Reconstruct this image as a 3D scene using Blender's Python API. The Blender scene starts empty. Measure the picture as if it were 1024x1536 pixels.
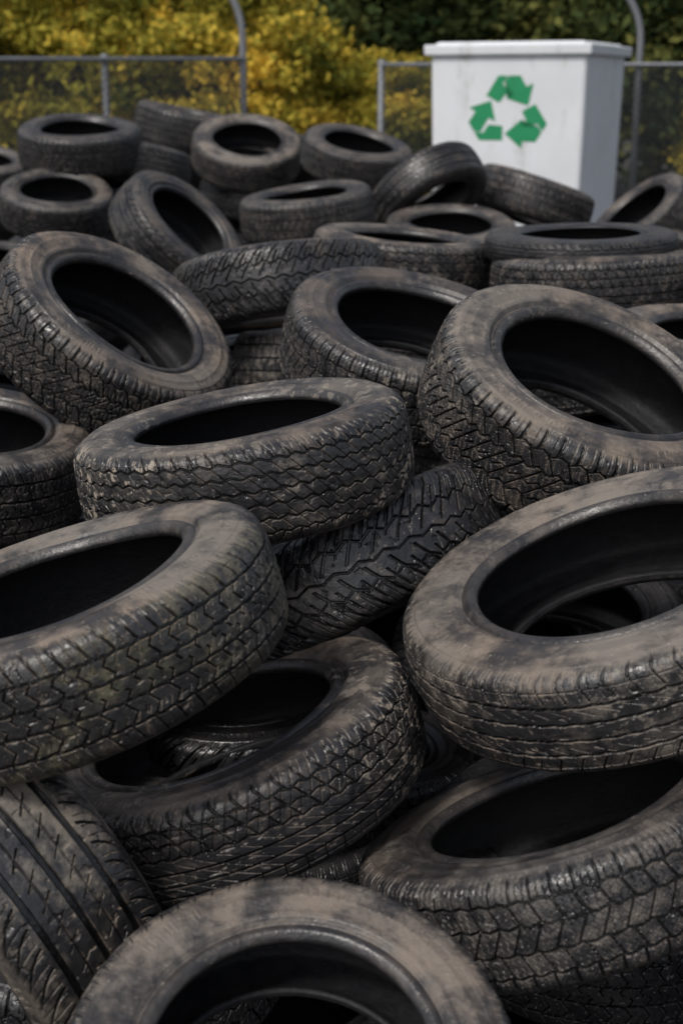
import bpy, bmesh, math, random, numpy as np
from mathutils import Vector, Matrix
rnd=random.Random(7)
scene=bpy.context.scene
cam=bpy.data.cameras.new("camera"); co=bpy.data.objects.new("camera",cam); scene.collection.objects.link(co)
co.location=(0,0,1.9); co.rotation_euler=(math.radians(90-16.6),0,0)
cam.sensor_fit='VERTICAL'; cam.sensor_height=36; cam.lens=50; cam.clip_end=500; cam.clip_start=.05
cam.dof.use_dof=True; cam.dof.focus_distance=2.6; cam.dof.aperture_fstop=4.2
scene.camera=co
w=bpy.data.worlds.new("World"); scene.world=w; w.use_nodes=True
nt=w.node_tree; bg=nt.nodes['Background']; sky=nt.nodes.new('ShaderNodeTexSky'); sky.sky_type='NISHITA'
sky.sun_disc=False; sky.sun_elevation=math.radians(50); sky.sun_rotation=math.radians(215); sky.dust_density=3; sky.air_density=1.0
hs=nt.nodes.new('ShaderNodeHueSaturation'); hs.inputs['Saturation'].default_value=.5
nt.links.new(sky.outputs[0],hs.inputs['Color']); nt.links.new(hs.outputs[0],bg.inputs[0]); bg.inputs[1].default_value=.13
sl=bpy.data.lights.new("sun",'SUN'); sl.energy=1.9; sl.angle=math.radians(10); sl.color=(1,.96,.9)
so=bpy.data.objects.new("sun",sl); scene.collection.objects.link(so)
az=math.radians(215); el=math.radians(50)
d=Vector((math.sin(az)*math.cos(el),math.cos(az)*math.cos(el),math.sin(el)))
so.rotation_euler=d.to_track_quat('Z','Y').to_euler(); so.location=(-6,-6,12)
scene.view_settings.view_transform='Standard'
def new_mat(name):
    m=bpy.data.materials.new(name); m.use_nodes=True
    return m,m.node_tree,m.node_tree.nodes['Principled BSDF']
class NB:
    def __init__(s,nt): s.nt=nt
    def n(s,t,**k):
        x=s.nt.nodes.new(t)
        for a,b in k.items(): setattr(x,a,b)
        return x
    def set(s,inp,v):
        if isinstance(v,bpy.types.NodeSocket): s.nt.links.new(v,inp)
        else: inp.default_value=v
    def math(s,op,a,b=0,c=0,clamp=False):
        x=s.n('ShaderNodeMath',operation=op); x.use_clamp=clamp
        s.set(x.inputs[0],a); s.set(x.inputs[1],b); s.set(x.inputs[2],c); return x.outputs[0]
    def noise(s,vec,scale,detail=5,rough=.55):
        x=s.n('ShaderNodeTexNoise'); s.set(x.inputs['Vector'],vec); x.inputs['Scale'].default_value=scale
        x.inputs['Detail'].default_value=detail; x.inputs['Roughness'].default_value=rough; return x.outputs[0]
    def ramp(s,v,a,b,lo=0,hi=1):
        x=s.n('ShaderNodeMapRange'); x.clamp=True; x.interpolation_type='SMOOTHSTEP'
        s.set(x.inputs[0],v); s.set(x.inputs[1],a); s.set(x.inputs[2],b); s.set(x.inputs[3],lo); s.set(x.inputs[4],hi); return x.outputs[0]
    def mix(s,f,a,b):
        x=s.n('ShaderNodeMix',data_type='RGBA'); s.set(x.inputs[0],f); s.set(x.inputs[6],a); s.set(x.inputs[7],b); return x.outputs[2]
# ---------------- tyre rubber material
mat_rub,t,p=new_mat("worn_rubber"); b=NB(t)
tc=b.n('ShaderNodeTexCoord'); oi=b.n('ShaderNodeObjectInfo')
off=b.n('ShaderNodeVectorMath',operation='SCALE'); off.inputs[0].default_value=(37,51,29); t.links.new(oi.outputs['Random'],off.inputs['Scale'])
vadd=b.n('ShaderNodeVectorMath',operation='ADD'); t.links.new(tc.outputs['Object'],vadd.inputs[0]); t.links.new(off.outputs[0],vadd.inputs[1]); V=vadd.outputs[0]
at=b.n('ShaderNodeAttribute'); at.attribute_name='wear'
sp=b.n('ShaderNodeSeparateColor'); t.links.new(at.outputs['Color'],sp.inputs[0]); hh,sw,inn=sp.outputs[0],sp.outputs[1],sp.outputs[2]; bead=at.outputs['Alpha']
oc=b.n('ShaderNodeSeparateColor'); t.links.new(oi.outputs['Color'],oc.inputs[0]); amt,chip,moss=oc.outputs[0],oc.outputs[1],oc.outputs[2]
n1=b.noise(V,10,4,.62); n2=b.noise(V,90,2,.65); n3=b.noise(V,34,3,.7); n4=b.noise(V,2.8,2,.5)
geo=b.n('ShaderNodeNewGeometry'); sx=b.n('ShaderNodeSeparateXYZ'); t.links.new(geo.outputs['Normal'],sx.inputs[0])
up=b.ramp(sx.outputs[2],-.1,.9); notin=b.math('SUBTRACT',1,inn)
a0=b.math('ADD',b.math('MULTIPLY',n1,.7),b.math('MULTIPLY',n4,.3))
as_=b.math('ADD',a0,b.math('MULTIPLY_ADD',n3,.22,-.11))
a1=b.math('ADD',a0,b.math('MULTIPLY_ADD',n3,.45,-.225)); a1=b.math('ADD',a1,b.math('MULTIPLY_ADD',n2,.25,-.125))
side=b.math('MULTIPLY',b.ramp(as_,.38,.62,.10,.95),b.math('MULTIPLY_ADD',up,.5,.5))
side=b.math('MULTIPLY',side,sw)
trd=b.math('MULTIPLY',b.ramp(a1,.45,.66,.03,.55),b.math('MULTIPLY_ADD',hh,.8,.2)); trd=b.math('MULTIPLY',trd,b.math('SUBTRACT',1,sw))
edge=b.math('MULTIPLY',b.ramp(hh,.35,.8),b.ramp(hh,.9,.995,1,0)); edge=b.math('MULTIPLY',edge,b.ramp(n3,.42,.6,.03,.6))
trd=b.math('ADD',trd,edge)
trd=b.math('MULTIPLY',trd,b.math('MULTIPLY_ADD',up,.5,.5))
f=b.math('MULTIPLY',b.math('ADD',side,trd),amt)
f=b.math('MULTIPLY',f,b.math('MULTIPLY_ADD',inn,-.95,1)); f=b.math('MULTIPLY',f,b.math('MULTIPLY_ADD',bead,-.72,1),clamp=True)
base=b.mix(n3,(.005,.0055,.007,1),(.028,.028,.032,1))
dust=b.mix(b.ramp(n4,.35,.65),(.245,.19,.145,1),(.19,.165,.14,1))
col=b.mix(f,base,dust)
mm=b.math('MULTIPLY',b.math('MULTIPLY',b.ramp(n1,.42,.6),moss),b.ramp(n3,.38,.58)); mm=b.math('MULTIPLY',mm,b.math('MULTIPLY',notin,b.math('MULTIPLY_ADD',sw,-.95,1)))
col=b.mix(b.math('MULTIPLY',mm,.42),col,(.085,.085,.028,1))
cm=b.math('MULTIPLY',b.ramp(n3,.56,.60),b.ramp(n4,.44,.56)); cm=b.math('MULTIPLY',cm,b.math('MULTIPLY',chip,notin))
cm=b.math('MULTIPLY',cm,b.math('MULTIPLY',b.ramp(hh,.5,.9),b.math('MULTIPLY_ADD',sw,-.6,1)))
sp2=b.math('MULTIPLY',b.ramp(n2,.68,.73),b.math('MULTIPLY',notin,.35))
col=b.mix(b.math('MAXIMUM',b.math('MULTIPLY',cm,.8),sp2),col,(.40,.34,.27,1))
shade_mul=b.n('ShaderNodeMix',data_type='RGBA',blend_type='MULTIPLY'); shade_mul.inputs[0].default_value=1; t.links.new(col,shade_mul.inputs[6])
shade_v=b.math('MULTIPLY',b.math('MULTIPLY_ADD',hh,.88,.12),b.math('MULTIPLY_ADD',inn,-.25,1)); cc=b.n('ShaderNodeCombineColor'); [t.links.new(shade_v,cc.inputs[i]) for i in range(3)]; t.links.new(cc.outputs[0],shade_mul.inputs[7])  # AO-like shade painted into base colour: grooves and tyre interior darkened
t.links.new(shade_mul.outputs[2],p.inputs['Base Color'])
b.set(p.inputs['Roughness'],b.math('MULTIPLY_ADD',b.math('MAXIMUM',f,b.math('MULTIPLY',inn,.5)),.5,b.math('MULTIPLY_ADD',n3,.4,.14),clamp=True))
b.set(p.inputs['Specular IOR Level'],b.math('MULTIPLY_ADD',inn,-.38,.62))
bp=b.n('ShaderNodeBump'); bp.inputs['Strength'].default_value=.6; bp.inputs['Distance'].default_value=.0028
b.set(bp.inputs['Height'],n2); t.links.new(bp.outputs[0],p.inputs['Normal'])

# ---------------- tyre geometry
def cr(P,k=16):
    P=np.array(P,float); Q=np.vstack([2*P[0]-P[1],P,2*P[-1]-P[-2]]); out=[]
    for i in range(1,len(Q)-2):
        p0,p1,p2,p3=Q[i-1:i+3]
        for a in np.linspace(0,1,k,endpoint=False):
            out.append(.5*((2*p1)+(-p0+p2)*a+(2*p0-5*p1+4*p2-p3)*a*a+(-p0+3*p1-3*p2+p3)*a**3))
    out.append(P[-1]); return np.array(out)
def arc(P): return np.concatenate([[0],np.cumsum(np.linalg.norm(np.diff(P,axis=0),axis=1))])
def sm(x,a,b_):
    y=np.clip((x-a)/(b_-a),0,1); return y*y*(3-2*y)
def tri(x): return 2*np.abs(2*(x-np.floor(x+.5)))-1
WS=.82
def lat(h,c,pm,wd,depth,mask):
    dd=np.abs(c-np.floor(c)-.5)*pm
    g=1-depth*(1-sm(dd,wd*WS/2-.0002,wd*WS/2+.0010))
    return np.where(mask,np.minimum(h,g),h)
def circ(h,S,T,Np,c0,wd,amp=0,k=1,ph=0,depth=1,kind='tri'):
    c=c0+amp*(tri(T*Np*k+ph) if kind=='tri' else np.sin(2*np.pi*(T*Np*k+ph)))
    g=1-depth*(1-sm(np.abs(S-c),wd*WS/2-.0002,wd*WS/2+.0011)); return np.minimum(h,g)
def pattern(kind,T,S,ts,Np,pitch):
    h=np.ones_like(S); A=np.abs(S); sg=np.sign(S)
    if kind=='A':
        for q in(-.62,-.2,.2,.62): h=circ(h,S,T,Np,q*ts,.0062,.0010,1,q)
        h=lat(h,T*Np*1+.4*S/pitch,pitch,.0030,.95,A>.62*ts)
        h=lat(h,T*Np*2+.5+.4*S/pitch,pitch/2,.0016,.35,A>.68*ts)
        st=.18*tri(S/(.36*ts)+.2)
        h=lat(h,T*Np*1+st+.3*(S>0),pitch,.0034,.9,(A<.62*ts))
        h=lat(h,T*Np*2+st+.25,pitch/2,.0015,.35,(A<.58*ts)&(A>.04))
    if kind=='B':
        for q,ph in((-.34,0),(.34,.5)): h=circ(h,S,T,Np,q*ts,.0055,.0055,1,ph)
        for q,ph in((-.72,.2),(.72,.7)): h=circ(h,S,T,Np,q*ts,.0035,.0045,1,ph)
        h=circ(h,S,T,Np,0,.004,.006,1,.2)
        h=lat(h,T*Np+.12*sg*np.sin(A/ts*5),pitch,.0055,1,A>.7*ts)
        h=lat(h,T*Np+.55*S/pitch*1.0+.25,pitch,.0048,1,(A<.74*ts)&(A>.3*ts))
        h=lat(h,T*Np-.8*S/pitch,pitch,.0045,.95,A<.36*ts)
        h=lat(h,T*Np*3+.5*S/pitch+.1*tri(S/.006),pitch/3,.0014,.35,A<.66*ts)
        h=lat(h,T*Np*2+.0*S,pitch/2,.0014,.35,A>.8*ts)
    if kind=='C':
        v=(A/ts)**1.25*1.35
        h=lat(h,T*Np-v+.5*(S>0),pitch,.0070,1,A>.10*ts)
        h=lat(h,T*Np-v*.8+.45+.5*(S>0),pitch,.0045,.85,(A>.3*ts)&(A<.82*ts))
        h=circ(h,S,T,Np,.47*ts,.0055,.007,1,.1); h=circ(h,S,T,Np,-.47*ts,.0055,.007,1,.6)
        h=circ(h,S,T,Np,0,.0045,.005,1,0)
        h=lat(h,T*Np*3-v*2.2,pitch/3,.0014,.35,(A>.55*ts))
    if kind=='D':
        for q in(-.55,0,.55): h=circ(h,S,T,Np,q*ts,.0105)
        h=lat(h,T*Np*1.0-1.6*(A/ts-.55)**2*3,pitch,.0042,.95,A>.66*ts)
        h=lat(h,T*Np+.9*S/pitch,pitch,.0024,.6,(A<.40*ts)&(A>.16*ts))
        h=lat(h,T*Np*2-1.6*(A/ts-.55)**2*3,pitch/2,.0014,.4,A>.7*ts)
        h=circ(h,S,T,Np,.28*ts,.002,0,1,0,.5); h=circ(h,S,T,Np,-.28*ts,.002,0,1,0,.5)
    if kind=='E':
        for q in(-.5,-.17,.17,.5): h=circ(h,S,T,Np,q*ts,.0052,.0010,1,q*3,1,'sin')
        h=circ(h,S,T,Np,.8*ts,.0022,.0,1,0,.6);h=circ(h,S,T,Np,-.8*ts,.0022,0,1,0,.6)
        h=lat(h,T*Np+.15*np.sin(A*90),pitch,.0026,.8,A>.58*ts)
        h=lat(h,T*Np*2+.15*np.sin(A*90),pitch/2,.0012,.3,A>.62*ts)
        h=lat(h,T*Np+1.1*S/pitch+.2*np.sin(S*160),pitch,.0018,.35,(A<.46*ts)&(A>.03))
    if kind=='F':
        for q,ph in((-.66,.1),(-.24,.4),(.24,.9),(.66,.6)): h=circ(h,S,T,Np,q*ts,.0050,.0022,1,ph)
        h=lat(h,T*Np,pitch,.0038,.95,A>.66*ts)
        h=lat(h,T*Np+.35*S/pitch+.5,pitch,.0036,.95,(A<.66*ts)&(A>.24*ts))
        h=lat(h,T*Np-.5*S/pitch+.2,pitch,.0032,.9,A<.24*ts)
        h=lat(h,T*Np*3+.18*tri(S/.012),pitch/3,.0012,.35,A<.62*ts)
        h=lat(h,T*Np*3+.1*tri(S/.012),pitch/3,.0013,.4,A>.7*ts)
    if kind=='G':
        for q,ph in((-.76,0),(-.46,.5),(-.15,0),(.15,.5),(.46,0),(.76,.5)): h=circ(h,S,T,Np,q*ts,.0045,.0034,1,ph)
        h=lat(h,T*Np+.25*np.sin(A*70),pitch,.0038,.9,A>.74*ts)
        h=lat(h,T*Np*2+.3*S/pitch,pitch/2,.0018,.45,A>.78*ts)
        h=lat(h,T*Np+.9*S/pitch+.1,pitch,.0022,.5,A<.74*ts)
    if kind=='H':
        for q,ph in((.18,0),(.46,.5),(.74,.2)): h=circ(h,S,T,Np,q*ts,.0046,.0026,1,ph)
        for q in(-.12,-.38,-.62): h=circ(h,S,T,Np,q*ts,.0042)
        h=circ(h,S,T,Np,-.82*ts,.0022)
        h=lat(h,T*Np+.2*np.sin(A*80),pitch,.0044,.95,S>.72*ts)
        h=lat(h,T*Np+.6*S/pitch+.3,pitch,.0036,.9,(S>.18*ts)&(S<.76*ts))
        h=lat(h,T*Np*2-.6*S/pitch,pitch/2,.0020,.45,(S>.2*ts))
        h=lat(h,T*Np+1.8*S/pitch,pitch,.0018,.4,(S<.1*ts)&(S>-.6*ts))
        h=lat(h,T*Np,pitch,.0024,.6,S<-.64*ts)
    return h
def make_tire(name,kind,R,rb,W,Np,depth,seed,N=1472):
    rs=np.random.RandomState(seed)
    half=[(R,0),(R-.002,.2*W),(R-.0065,.35*W),(R-.016,.43*W),(R-.034,.474*W),(R-.055,.496*W),((R+rb)/2+.005,.505*W),(rb+.042,.482*W),(rb+.031,.455*W),(rb+.026,.430*W),(rb+.0205,.455*W),(rb+.012,.464*W),(rb+.004,.432*W),(rb,.395*W),(rb+.001,.355*W)]
    c=cr(half); L=arc(c)
    ts=L[16*3]
    ss=np.concatenate([np.arange(0,ts+.022,.0016),np.arange(ts+.022,L[-1]-.0005,.0028),[L[-1]]])
    pr=np.interp(ss,L,c[:,0]); pz=np.interp(ss,L,c[:,1])
    S=np.concatenate([-ss[:0:-1],ss]); PR=np.concatenate([pr[:0:-1],pr]); PZ=np.concatenate([-pz[:0:-1],pz])
    tr=np.gradient(PR); tz=np.gradient(PZ); ln=np.hypot(tr,tz); NR=tz/ln; NZ=-tr/ln
    T=np.arange(N)/N
    Tg,Sg=np.meshgrid(T,S,indexing='ij')
    Tw=Tg+.0025*np.sin(2*np.pi*3*Tg)+.0012*np.sin(2*np.pi*7*Tg+1)
    pitch=2*np.pi*R/Np
    h=pattern(kind,Tw,Sg,ts,Np,pitch)
    # nicks and worn-down corners
    gn=rs.rand(220,26); gi=Tg*220; gj=(Sg/ts*.5+.5)*20+2
    i0=np.floor(gi).astype(int)%220; j0=np.clip(np.floor(gj).astype(int),0,24); fi=gi-np.floor(gi); fj=np.clip(gj-j0,0,1)
    nz=(gn[i0,j0]*(1-fi)+gn[(i0+1)%220,j0]*fi)*(1-fj)+(gn[i0,j0+1]*(1-fi)+gn[(i0+1)%220,j0+1]*fi)*fj
    h=h*(1-.30*sm(nz,.76,.88))
    A=np.abs(Sg); fade=1-sm(A,ts+.010,ts+.020)
    wear=.0006*np.sin(2*np.pi*(Tg*5+rs.rand()))+.0005*np.sin(2*np.pi*(Tg*11)+Sg*40)-.0008*nz
    dsp=-(1-h)*depth*fade+wear*fade
    Lh=ss[-1]
    def ridge(c0,wd,hgt): return hgt*np.exp(-((A-c0)/wd)**2)
    dsp+=ridge(ts+.022,.0016,.0014)+ridge(ts+.027,.0016,.0010)+ridge(Lh-.060,.0022,.0018)+ridge(Lh-.066,.0015,.0012)
    dsp+=-.0014*sm(A,ts+.030,ts+.032)*(1-sm(A,Lh-.072,Lh-.069))
    cell=.0042; lo=ts+.033; rows=5
    gl=rs.rand(140,3,rows)>.38; gl[:,0,:]|=(rs.rand(140,1)>.35)
    col_i=np.floor(Tg*2*np.pi*(R-.055)/cell).astype(int); g=col_i//4; sc=col_i%4
    row=np.floor((A-lo)/(cell*.9)).astype(int)
    txt=((Tg>.05)&(Tg<.21))|((Tg>.30)&(Tg<.36))|((Tg>.52)&(Tg<.70))|((Tg>.80)&(Tg<.88))
    ok=(row>=0)&(row<rows)&(sc<3)&txt&(g%9!=7)
    dsp+=np.where(ok,gl[g%140,np.clip(sc,0,2),np.clip(row,0,rows-1)]*.0015,0)
    RR=PR[None,:]+dsp*NR[None,:]; ZZ=PZ[None,:]+dsp*NZ[None,:]
    inn=[(rb+.001,.355*W),(rb+.009,.345*W),(rb+.022,.40*W),(rb+.05,.455*W),((R+rb)/2+.01,.465*W),(R-.045,.44*W),(R-.024,.36*W),(R-.018,.2*W),(R-.016,0)]
    ci=cr(inn,4)[1:]; ir=np.concatenate([ci[:,0],ci[-2::-1,0]]); iz=np.concatenate([ci[:,1],-ci[-2::-1,1]])
    RR=np.concatenate([RR,np.repeat(ir[None],N,0)],1); ZZ=np.concatenate([ZZ,np.repeat(iz[None],N,0)],1)
    M=RR.shape[1]; th=2*np.pi*T[:,None]
    a1_,a2_,a3_=rs.rand(3)*6.28
    rel=np.clip((R-RR)/(R-rb),0,1)
    RR=RR*(1+.006*np.cos(2*th+a1_)+.001*np.cos(3*th+a2_))
    ZZ=ZZ*(1+.04*rel*np.cos(2*th+a3_)+.02*rel*np.cos(3*th+a1_))+.003*np.cos(2*th+a2_)
    co_=np.stack([RR*np.cos(th),RR*np.sin(th),ZZ],-1).reshape(-1,3).astype(np.float32)
    i=np.arange(N)[:,None]; j=np.arange(M)[None,:]; i2=(i+1)%N; j2=(j+1)%M
    q=np.stack([i*M+j,i2*M+j,i2*M+j2,i*M+j2],-1).reshape(-1,4).astype(np.int32)
    me=bpy.data.meshes.new(name); nf=len(q)
    me.vertices.add(len(co_)); me.vertices.foreach_set('co',co_.ravel())
    me.loops.add(nf*4); me.loops.foreach_set('vertex_index',q.ravel())
    me.polygons.add(nf); me.polygons.foreach_set('loop_start',np.arange(0,nf*4,4,dtype=np.int32))
    smo=np.ones((N,M),bool); mo=len(S); smo[:,:mo]=(A>ts-.012)
    me.update(calc_edges=True); me.polygons.foreach_set('use_smooth',smo.ravel()); me.update()
    C=np.zeros((N,M,4),np.float32)
    C[:,:mo,0]=1-(1-h)*fade; C[:,mo:,0]=1
    C[:,:mo,1]=sm(A,ts+.002,ts+.016); C[:,mo:,2]=1
    C[:,:mo,2]=sm(A,Lh-.010,Lh-.003); C[:,:mo,3]=sm(A,Lh-.048,Lh-.042)
    ca=me.color_attributes.new('wear','FLOAT_COLOR','POINT'); ca.data.foreach_set('color',C.ravel())
    me.materials.append(mat_rub); return me
MESH={}
for k,(R,rb,W,Np,dp) in dict(A=(.34,.210,.235,64,.0055),B=(.34,.208,.225,58,.0065),C=(.33,.203,.215,42,.007),D=(.33,.203,.225,60,.006),E=(.345,.210,.215,66,.0045),F=(.335,.206,.215,64,.0055),G=(.33,.204,.215,62,.0055),H=(.34,.206,.215,64,.0055)).items():
    MESH[k]=(make_tire("tire_mesh_"+k,k,R,rb,W,Np,dp,ord(k)),R,W)
# world position, axis direction, tread design, size, dust, chips, moss, spin, width factor
TAB=[
(-.063,1.475,.715,.022,-.369,.929,'E',.83,.8,.1,0,10,.85),
(-.555,1.976,.70,.666,.661,.346,'D',1.05,1.25,.1,.15,60,1),
(-.197,2.222,.791,-.301,.033,.953,'H',1.02,.6,1.0,0,100,.84),
(-.415,2.051,1.096,-.289,-.001,.957,'A',.98,.95,.15,.8,200,.85),
(.462,2.224,1.077,-.33,-.081,.94,'E',1.06,.95,.25,0,60,.82),
(.362,1.992,.753,-.312,.234,.921,'F',1.0,.55,.1,0,20,.84),
(.722,1.88,.32,-.41,.358,.839,'B',1.0,.6,0,0,0,1),
(-.002,2.759,.936,-.454,.318,.832,'C',1.06,.28,.05,0,0,.92),
(-.185,2.643,1.216,-.151,.016,.988,'G',.97,.65,.9,0,300,.92),
(.516,2.988,1.235,.286,-.358,.889,'B',1.03,.85,.4,0,140,1),
(.177,3.636,1.243,.194,-.28,.94,'F',1.0,.45,.5,0,40,1),
(-.621,3.785,1.258,.542,-.281,.792,'B',1.0,.8,.2,0,75,1),
(-.956,3.445,1.008,.162,-.081,.984,'A',.97,.65,.1,0,75,1),
(-.20,4.61,1.28,-.14,.22,.97,'C',1.05,.4,.1,0,75,1),
(-.03,4.60,1.01,.07,.22,.97,'A',.97,1.8,.2,0,75,1),
(.21,5.05,1.31,.09,-.01,1.0,'G',.97,.85,.2,0,15,1),
(.84,4.82,1.27,-.03,.03,1.0,'H',1.0,.6,.2,0,75,1),
(.81,4.89,1.39,-.03,-.01,1.0,'E',.95,.25,0,0,75,.45),
(.54,7.21,1.17,.02,-.20,.98,'E',.97,.7,.1,0,5,1),
(.46,7.76,1.36,.45,-.49,-.75,'D',1.0,.5,.1,0,5,.9),
(-.17,7.14,1.31,-.11,-.08,.99,'F',1.0,.5,.1,0,5,1),
(-.74,6.49,1.26,.67,-.32,.68,'D',.97,.5,.1,0,5,1),
(-1.56,7.97,1.28,.11,-.30,.95,'A',.92,.6,.1,0,5,1),
(-1.50,8.46,1.58,.03,-.19,.98,'B',1.05,.35,0,0,5,1),
(-1.06,9.92,1.63,.21,-.02,.98,'B',1.0,.5,0,0,5,1.2),
(-.60,9.28,1.51,.08,-.43,.90,'E',1.02,.95,.1,0,5,1),
(-1.23,8.68,1.46,.13,.16,.98,'B',1.0,.35,.1,0,5,1),
(.09,8.81,1.50,.17,-.25,.95,'F',1.0,.5,.1,0,5,1),
(1.07,8.15,1.29,.31,.12,.94,'A',1.0,.7,.1,0,5,1),
(1.79,8.59,1.14,-.62,-.17,.77,'F',1.0,.6,.1,0,5,1),
(-2.43,9.84,1.36,.13,-.23,.96,'F',1.0,.6,.1,0,5,1),
(-.86,9.60,1.09,.04,-.12,.99,'C',1.0,.2,.1,0,5,1),
(1.03,3.76,1.18,.08,-.07,.99,'E',1.0,.9,.1,0,5,1),
(.52,3.60,.93,.08,.20,.98,'A',1.0,.9,.1,0,5,1),
(-.23,9.71,1.45,.01,-.16,.99,'C',1.0,.2,.1,0,5,1),
(-.92,3.27,.71,-.03,.10,.99,'A',1.0,.8,.1,0,5,1),
(2.13,8.43,1.02,.03,-.15,.99,'D',1.0,.5,.1,0,5,1),
(-1.606,6.76,1.05,.17,-.05,.98,'E',1.0,.4,.1,0,5,1),
(-.624,9.95,1.43,.03,.03,1.0,'C',1.0,.2,.1,0,5,1),
]
def place(name,row,parent=None):
    x,y,z,nx,ny,nz,ty,sc,du,chp,ms,spin,wsc=row
    o=bpy.data.objects.new(name,MESH[ty][0]); scene.collection.objects.link(o)
    q=Vector((nx,ny,nz)).to_track_quat('Z','Y').to_matrix().to_4x4()
    o.matrix_world=Matrix.Translation((x,y,z))@q@Matrix.Rotation(math.radians(spin),4,'Z')@Matrix.Diagonal((sc,sc,sc*wsc,1))
    o.color=(du,chp,ms,1)
    if parent: o.parent=parent
    return o
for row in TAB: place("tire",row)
pile=bpy.data.objects.new("tire_pile",None); scene.collection.objects.link(pile)
def tilt(a): return (rnd.gauss(0,a),rnd.gauss(0,a)-.08,1)
def under(x,y,z,first,step=.30):
    z-=first; y+=.10
    while z>.05:
        nx,ny,nz=tilt(.13)
        place("pile_tire",(x+rnd.uniform(-.07,.07),y+rnd.uniform(-.03,.1),z,nx,ny,nz,rnd.choice('ABCDEFG'),.95,.10,.0,0,rnd.uniform(0,360),1),pile)
        z-=step
for row in TAB: under(row[0],row[1],row[2],.56 if row[1]<4.6 else .30,.34)
def hz(y): return float(np.interp(y,[1.0,1.8,2.2,2.8,4,6,8,9.2,10.2,11],[.1,.45,.85,1.1,1.2,1.25,1.5,1.3,.6,.1]))
y=1.7
while y<10.6:
    for s in(-1,1):
        x=.25*y+.60
        while x<2.5+rnd.random()*.4:
            z=hz(y)*min(1,(3.7-x)/1.5)+rnd.uniform(-.05,.08)
            if z>.1 :
                nx,ny,nz=tilt(.35); X=s*x+rnd.uniform(-.08,.08)
                place("pile_tire",(X,y,z,nx,ny,nz,rnd.choice('ABCDEFG'),rnd.uniform(.94,1.05),rnd.uniform(.4,.9),.2,0,rnd.uniform(0,360),1),pile); under(X,y-.1,z,.3)
            x+=.62
    y+=.62
# ---------------- ground
m,t,p=new_mat("gravel_ground"); b=NB(t); tc=b.n('ShaderNodeTexCoord')
g1=b.noise(tc.outputs['Object'],.6,6); g2=b.noise(tc.outputs['Object'],30,6,.7)
b.set(p.inputs['Base Color'],b.mix(b.math('MULTIPLY',g1,g2,0),(.03,.028,.025,1),(.14,.13,.11,1))); p.inputs['Roughness'].default_value=.95
bp=b.n('ShaderNodeBump'); bp.inputs['Distance'].default_value=.02; b.set(bp.inputs['Height'],g2); t.links.new(bp.outputs[0],p.inputs['Normal'])
me=bpy.data.meshes.new("ground"); me.from_pydata([(-200,-100,0),(200,-100,0),(200,300,0),(-200,300,0)],[],[(0,1,2,3)]); me.materials.append(m)
o=bpy.data.objects.new("ground",me); scene.collection.objects.link(o)
# ---------------- container
def mesh_obj(name,bm,mat,parent=None,smooth=False):
    me=bpy.data.meshes.new(name); bm.normal_update(); bm.to_mesh(me); bm.free(); me.materials.append(mat)
    if smooth:
        for f_ in me.polygons: f_.use_smooth=True
    o=bpy.data.objects.new(name,me); scene.collection.objects.link(o)
    if parent: o.parent=parent
    return o
def frustum(bm,z0,z1,x0,y0,x1,y1,bev=0,cx=0,cy=0):
    vs=[bm.verts.new((cx+sx_*a,cy+sy_*b_,z)) for z,a,b_ in((z0,x0,y0),(z1,x1,y1)) for sx_,sy_ in((-1,-1),(1,-1),(1,1),(-1,1))]
    fs=[(3,2,1,0),(4,5,6,7),(0,1,5,4),(1,2,6,5),(2,3,7,6),(3,0,4,7)]
    faces=[bm.faces.new([vs[i] for i in f_]) for f_ in fs]
    if bev:
        ed=set(e for f_ in faces for e in f_.edges)
        bmesh.ops.bevel(bm,geom=list(ed),offset=bev,segments=3,affect='EDGES',profile=.5)
mw,t,p=new_mat("white_painted_plastic"); b=NB(t); tc=b.n('ShaderNodeTexCoord')
mp=b.n('ShaderNodeMapping'); mp.inputs['Scale'].default_value=(5,5,.7); t.links.new(tc.outputs['Object'],mp.inputs[0])
s1=b.noise(mp.outputs[0],1.6,6,.6); s2=b.noise(tc.outputs['Object'],9,6,.65); s3=b.noise(tc.outputs['Object'],1.8,3,.5)
st=b.math('MULTIPLY',b.ramp(s1,.47,.72),b.ramp(s2,.35,.65)); st=b.math('MAXIMUM',b.math('MULTIPLY',st,.6),b.math('MULTIPLY',b.ramp(s3,.4,.7),.16))
b.set(p.inputs['Base Color'],b.mix(st,(.70,.72,.75,1),(.36,.36,.34,1))); p.inputs['Roughness'].default_value=.5
mg,t,p=new_mat("green_vinyl"); b=NB(t); tc=b.n('ShaderNodeTexCoord'); s2=b.noise(tc.outputs['Object'],12,5)
b.set(p.inputs['Base Color'],b.mix(s2,(.01,.20,.08,1),(.015,.29,.115,1))); p.inputs['Roughness'].default_value=.5
mk,t,p=new_mat("dark_steel"); p.inputs['Base Color'].default_value=(.05,.05,.055,1); p.inputs['Roughness'].default_value=.6
cont=bpy.data.objects.new("recycling_container",None); scene.collection.objects.link(cont)
hx,hy,hb=.70,.69,2.19; ins=.04
bm=bmesh.new(); frustum(bm,.12,hb,hx-ins,hy-ins,hx,hy,.035); mesh_obj("body",bm,mw,cont)
bm=bmesh.new(); frustum(bm,hb-.02,hb+.07,hx+.045,hy+.045,hx+.05,hy+.05,.015); mesh_obj("rim",bm,mw,cont)
bm=bmesh.new(); frustum(bm,hb+.065,hb+.095,hx-.02,hy-.02,hx-.05,hy-.05,.01); mesh_obj("lid",bm,mw,cont)
for i,xx in enumerate((-.42,.42)):
    bm=bmesh.new(); frustum(bm,0,.125,.07,hy-.1,.07,hy-.1,.008,cx=xx); mesh_obj("skid_%d"%(i+1),bm,mk,cont)
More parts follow.
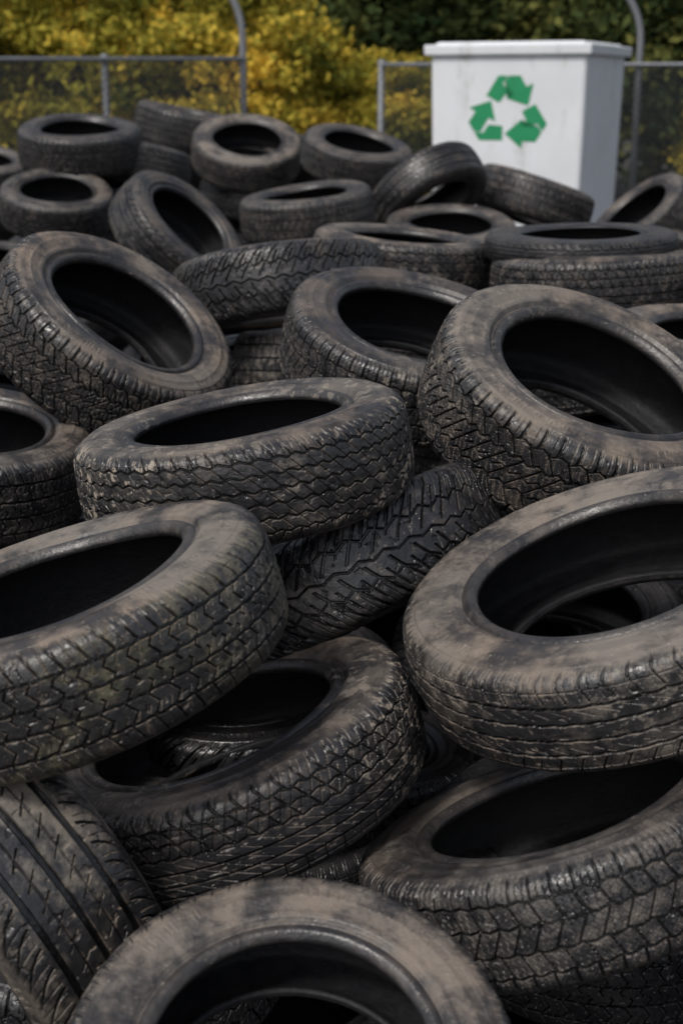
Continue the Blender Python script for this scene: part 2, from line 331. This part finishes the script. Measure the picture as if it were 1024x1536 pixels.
def fy(z): return -(hy-ins*(1-(z-.12)/(hb-.12)))
bm=bmesh.new(); kx=.0062; kz=.0055; zc=1.69; xc=.02
Apol=[(-32,27),(-15,57),(-1,57),(-8,46),(-1,33),(-13,16)]
Bpol=[(1,57),(17,57),(26,40),(36,45),(29,12),(-2,22),(8,28),(-5,49)]
for r_ in range(3):
    a=math.radians(-120*r_)
    for pol in(Apol,Bpol):
        vs=[]
        for X,Y in pol:
            x_=(X*math.cos(a)-Y*math.sin(a))*kx+xc; z_=(X*math.sin(a)+Y*math.cos(a))*kz+zc
            vs.append(bm.verts.new((x_,fy(z_)-.004,z_)))
        bm.faces.new(vs)
bmesh.ops.triangulate(bm,faces=bm.faces[:])
mesh_obj("recycling_symbol",bm,mg,cont)
cont.location=(1.70,13.44,0); cont.rotation_euler=(0,0,math.radians(-24))
# ---------------- fences
ms,t,p=new_mat("galvanised_steel"); b=NB(t); tc=b.n('ShaderNodeTexCoord'); s2=b.noise(tc.outputs['Object'],8,5)
b.set(p.inputs['Base Color'],b.mix(s2,(.13,.14,.15,1),(.24,.25,.27,1))); p.inputs['Metallic'].default_value=.3; p.inputs['Roughness'].default_value=.55
mwire,t,p=new_mat("fence_wire"); p.inputs['Base Color'].default_value=(.045,.05,.055,1); p.inputs['Roughness'].default_value=.6
def tube(bm,pts,r,seg=10):
    rings=[]
    for i,P in enumerate(pts):
        P=Vector(P); a=Vector(pts[max(i-1,0)]); c_=Vector(pts[min(i+1,len(pts)-1)]); dr=(c_-a).normalized()
        ref=Vector((0,1,0)) if abs(dr.y)<.9 else Vector((1,0,0)); e1=dr.cross(ref).normalized(); e2=dr.cross(e1)
        rings.append([bm.verts.new(P+(e1*math.cos(2*math.pi*k_/seg)+e2*math.sin(2*math.pi*k_/seg))*r) for k_ in range(seg)])
    for A_,B_ in zip(rings,rings[1:]):
        for k_ in range(seg): bm.faces.new((A_[k_],A_[(k_+1)%seg],B_[(k_+1)%seg],B_[k_]))
    bm.faces.new(rings[0][::-1]); bm.faces.new(rings[-1])
def fence(x0,x1,Y,ht,posts,arms):
    root=bpy.data.objects.new("chain_link_fence",None); scene.collection.objects.link(root); root.location=(0,Y,0)
    bm=bmesh.new()
    for x in posts:
        if x in arms:
            pts=[(x,0,0),(x,0,ht),(x,0,ht+.2)]+[(x-.7*(1-math.cos(a)),0,ht+.2+.7*math.sin(a)) for a in [math.radians(q) for q in range(8,100,8)]]
        else: pts=[(x,0,0),(x,0,ht+.03)]
        tube(bm,pts,.036)
    mesh_obj("posts",bm,ms,root,True)
    bm=bmesh.new(); tube(bm,[(x0,-.05,ht-.02),(x1,-.05,ht-.02)],.022); tube(bm,[(x0,-.05,.12),(x1,-.05,.12)],.018); mesh_obj("rails",bm,ms,root,True)
    bm=bmesh.new(); g=.07; z0,z1=.1,ht-.02; hgt=z1-z0
    for s in(1,-1):
        x=x0-hgt
        while x<x1+hgt:
            a,c_=(x,z0),(x+s*hgt,z1)
            dx=c_[0]-a[0]; ta=(x0-a[0])/dx; tb=(x1-a[0])/dx
            t0=max(0,min(ta,tb)); t1=min(1,max(ta,tb))
            if t1-t0>.02:
                P=lambda t_:(a[0]+(c_[0]-a[0])*t_,-.075+.006*s,a[1]+(c_[1]-a[1])*t_)
                tube(bm,[P(t0),P(t1)],.0042,4)
            x+=g
    mesh_obj("wire_mesh",bm,mwire,root)
fence(-10.5,-.99,15.0,2.2,[-.99,-2.38,-3.78,-5.2,-6.6,-8.0,-9.4],[-.99])
fence(.41,9.5,15.3,2.15,[.41,3.05,4.9,6.7,8.5],[3.05])
# ---------------- foliage
def leaf_mat(name,c1,c2,c3):
    m,t,p=new_mat(name); b=NB(t); a=b.n('ShaderNodeAttribute'); a.attribute_name='tone'
    s_=b.n('ShaderNodeSeparateColor'); t.links.new(a.outputs['Color'],s_.inputs[0])
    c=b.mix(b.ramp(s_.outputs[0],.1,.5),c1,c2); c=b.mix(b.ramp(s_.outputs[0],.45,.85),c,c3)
    t.nodes.remove(p); df=b.n('ShaderNodeBsdfDiffuse'); t.links.new(c,df.inputs[0])
    tr=b.n('ShaderNodeBsdfTranslucent'); t.links.new(c,tr.inputs[0]); mx=b.n('ShaderNodeMixShader'); mx.inputs[0].default_value=.22
    out=t.nodes['Material Output']; t.links.new(df.outputs[0],mx.inputs[1]); t.links.new(tr.outputs[0],mx.inputs[2]); t.links.new(mx.outputs[0],out.inputs[0]); return m
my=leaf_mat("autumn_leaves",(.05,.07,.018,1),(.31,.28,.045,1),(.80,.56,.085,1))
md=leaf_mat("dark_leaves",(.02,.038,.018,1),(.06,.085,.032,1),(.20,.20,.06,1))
mb,t,p=new_mat("bark"); b=NB(t); tc=b.n('ShaderNodeTexCoord'); s2=b.noise(tc.outputs['Object'],14,6); b.set(p.inputs['Base Color'],b.mix(s2,(.03,.022,.016,1),(.09,.07,.05,1))); p.inputs['Roughness'].default_value=.9
def leaf_mesh(name,seed,rx,ry,rz,cz,ncl,nl,size,mat,spr):
    rs=np.random.RandomState(seed)
    d_=rs.normal(size=(ncl,3)); d_/=np.linalg.norm(d_,axis=1)[:,None]; rr=rs.uniform(.3,1,ncl)**.5
    bump=1+.28*np.sin(d_[:,0]*5+seed)*np.cos(d_[:,2]*6+seed*2)
    cc_=d_*(rr*bump)[:,None]*np.array([rx,ry,rz])+np.array([0,0,cz])
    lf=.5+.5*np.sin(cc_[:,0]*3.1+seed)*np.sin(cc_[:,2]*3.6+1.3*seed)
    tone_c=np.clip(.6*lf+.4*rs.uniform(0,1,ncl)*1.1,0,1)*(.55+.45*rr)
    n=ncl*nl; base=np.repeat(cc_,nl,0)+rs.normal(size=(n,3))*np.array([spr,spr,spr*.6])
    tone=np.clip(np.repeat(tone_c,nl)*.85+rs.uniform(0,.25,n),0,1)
    a=rs.normal(size=(n,3)); a/=np.linalg.norm(a,axis=1)[:,None]; e=rs.normal(size=(n,3)); e-=a*(e*a).sum(1)[:,None]; e/=np.linalg.norm(e,axis=1)[:,None]
    s=rs.uniform(.6,1.3,n)[:,None]*size
    V_=np.stack([base-a*s,base+e*s*.5,base+a*s,base-e*s*.5],1).reshape(-1,3)
    me=bpy.data.meshes.new(name); me.vertices.add(n*4); me.vertices.foreach_set('co',V_.astype(np.float32).ravel())
    me.loops.add(n*4); me.loops.foreach_set('vertex_index',np.arange(n*4,dtype=np.int32)); me.polygons.add(n); me.polygons.foreach_set('loop_start',np.arange(0,n*4,4,dtype=np.int32)); me.update(calc_edges=True)
    C=np.ones((n*4,4),np.float32); C[:,0]=np.repeat(tone,4)
    ca=me.color_attributes.new('tone','FLOAT_COLOR','POINT'); ca.data.foreach_set('color',C.ravel()); me.materials.append(mat); return me
def wood_mesh(name,seed,h0,h1,r,spread,nb):
    rr=random.Random(seed); bm=bmesh.new()
    def limb(a,b_,r0,r1):
        a=Vector(a);b_=Vector(b_); n=5; rings=[]
        dr=(b_-a).normalized(); e1=dr.cross(Vector((.3,.9,.1))).normalized(); e2=dr.cross(e1); w_=Vector((rr.uniform(-1,1),rr.uniform(-1,1),0))*.06*(b_-a).length
        for i in range(n+1):
            t_=i/n; P=a.lerp(b_,t_)+w_*math.sin(t_*math.pi); R_=r0+(r1-r0)*t_
            rings.append([bm.verts.new(P+(e1*math.cos(k_*math.pi/4)+e2*math.sin(k_*math.pi/4))*R_) for k_ in range(8)])
        for A_,B_ in zip(rings,rings[1:]):
            for k_ in range(8): bm.faces.new((A_[k_],A_[(k_+1)%8],B_[(k_+1)%8],B_[k_]))
    limb((0,0,-.05),(0,0,h0),r,r*.75); limb((0,0,h0),(rr.uniform(-.2,.2),0,h1),r*.75,r*.15)
    for i in range(nb):
        a=i*2.4; z=h0+(h1-h0)*.6*i/nb; limb((0,0,z-.05),(math.cos(a)*spread*rr.uniform(.6,1),math.sin(a)*spread*rr.uniform(.6,1),z+spread*rr.uniform(.4,1)),r*.45,r*.08)
    me=bpy.data.meshes.new(name); bm.to_mesh(me); bm.free(); me.materials.append(mb); return me
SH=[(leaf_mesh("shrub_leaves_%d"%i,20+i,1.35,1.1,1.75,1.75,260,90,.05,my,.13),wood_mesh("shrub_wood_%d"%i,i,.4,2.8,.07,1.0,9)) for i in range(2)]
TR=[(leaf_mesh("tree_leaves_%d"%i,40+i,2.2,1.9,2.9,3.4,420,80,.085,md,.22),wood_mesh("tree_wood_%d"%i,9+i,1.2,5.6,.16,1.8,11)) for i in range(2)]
def plant(name,pair,x,y,s,rz,sz=1):
    root=bpy.data.objects.new(name,None); scene.collection.objects.link(root); root.location=(x,y,0); root.rotation_euler=(0,0,rz); root.scale=(s,s,s*sz)
    for nm,me in(("crown",pair[0]),("trunk",pair[1])):
        o=bpy.data.objects.new(nm,me); scene.collection.objects.link(o); o.parent=root
for i,(x,y,s,sz) in enumerate([(-1.25,18.2,1.0,1.05),(-3.3,18.6,1.15,1.05),(-5.4,18.0,1.2,1),(-7.6,18.8,1.2,1.1),(-2.3,20.6,1.25,1.25),(-4.6,20.8,1.3,1.2),(.75,18.6,.72,.95),(-.1,19.6,.75,.95),(2.2,19.6,.65,1),(-9.8,19,1.3,1),(5.4,20.2,.7,1)]):
    plant("autumn_shrub",SH[i%2],x,y,s,i*1.3,sz)
for i,(x,y,s) in enumerate([(1.6,23,1.0),(4.6,21.6,1.05),(7.8,22.5,1.1),(-1.2,25,1.1),(3.2,26,1.2),(6.5,27,1.2),(-4.6,26,1.2),(-8.4,25,1.2),(11,24,1.2),(-12.5,24,1.2),(10,28,1.2),(0.6,28,1.3),(-6.5,29,1.3)]):
    plant("tree",TR[i%2],x,y,s,i*1.9)
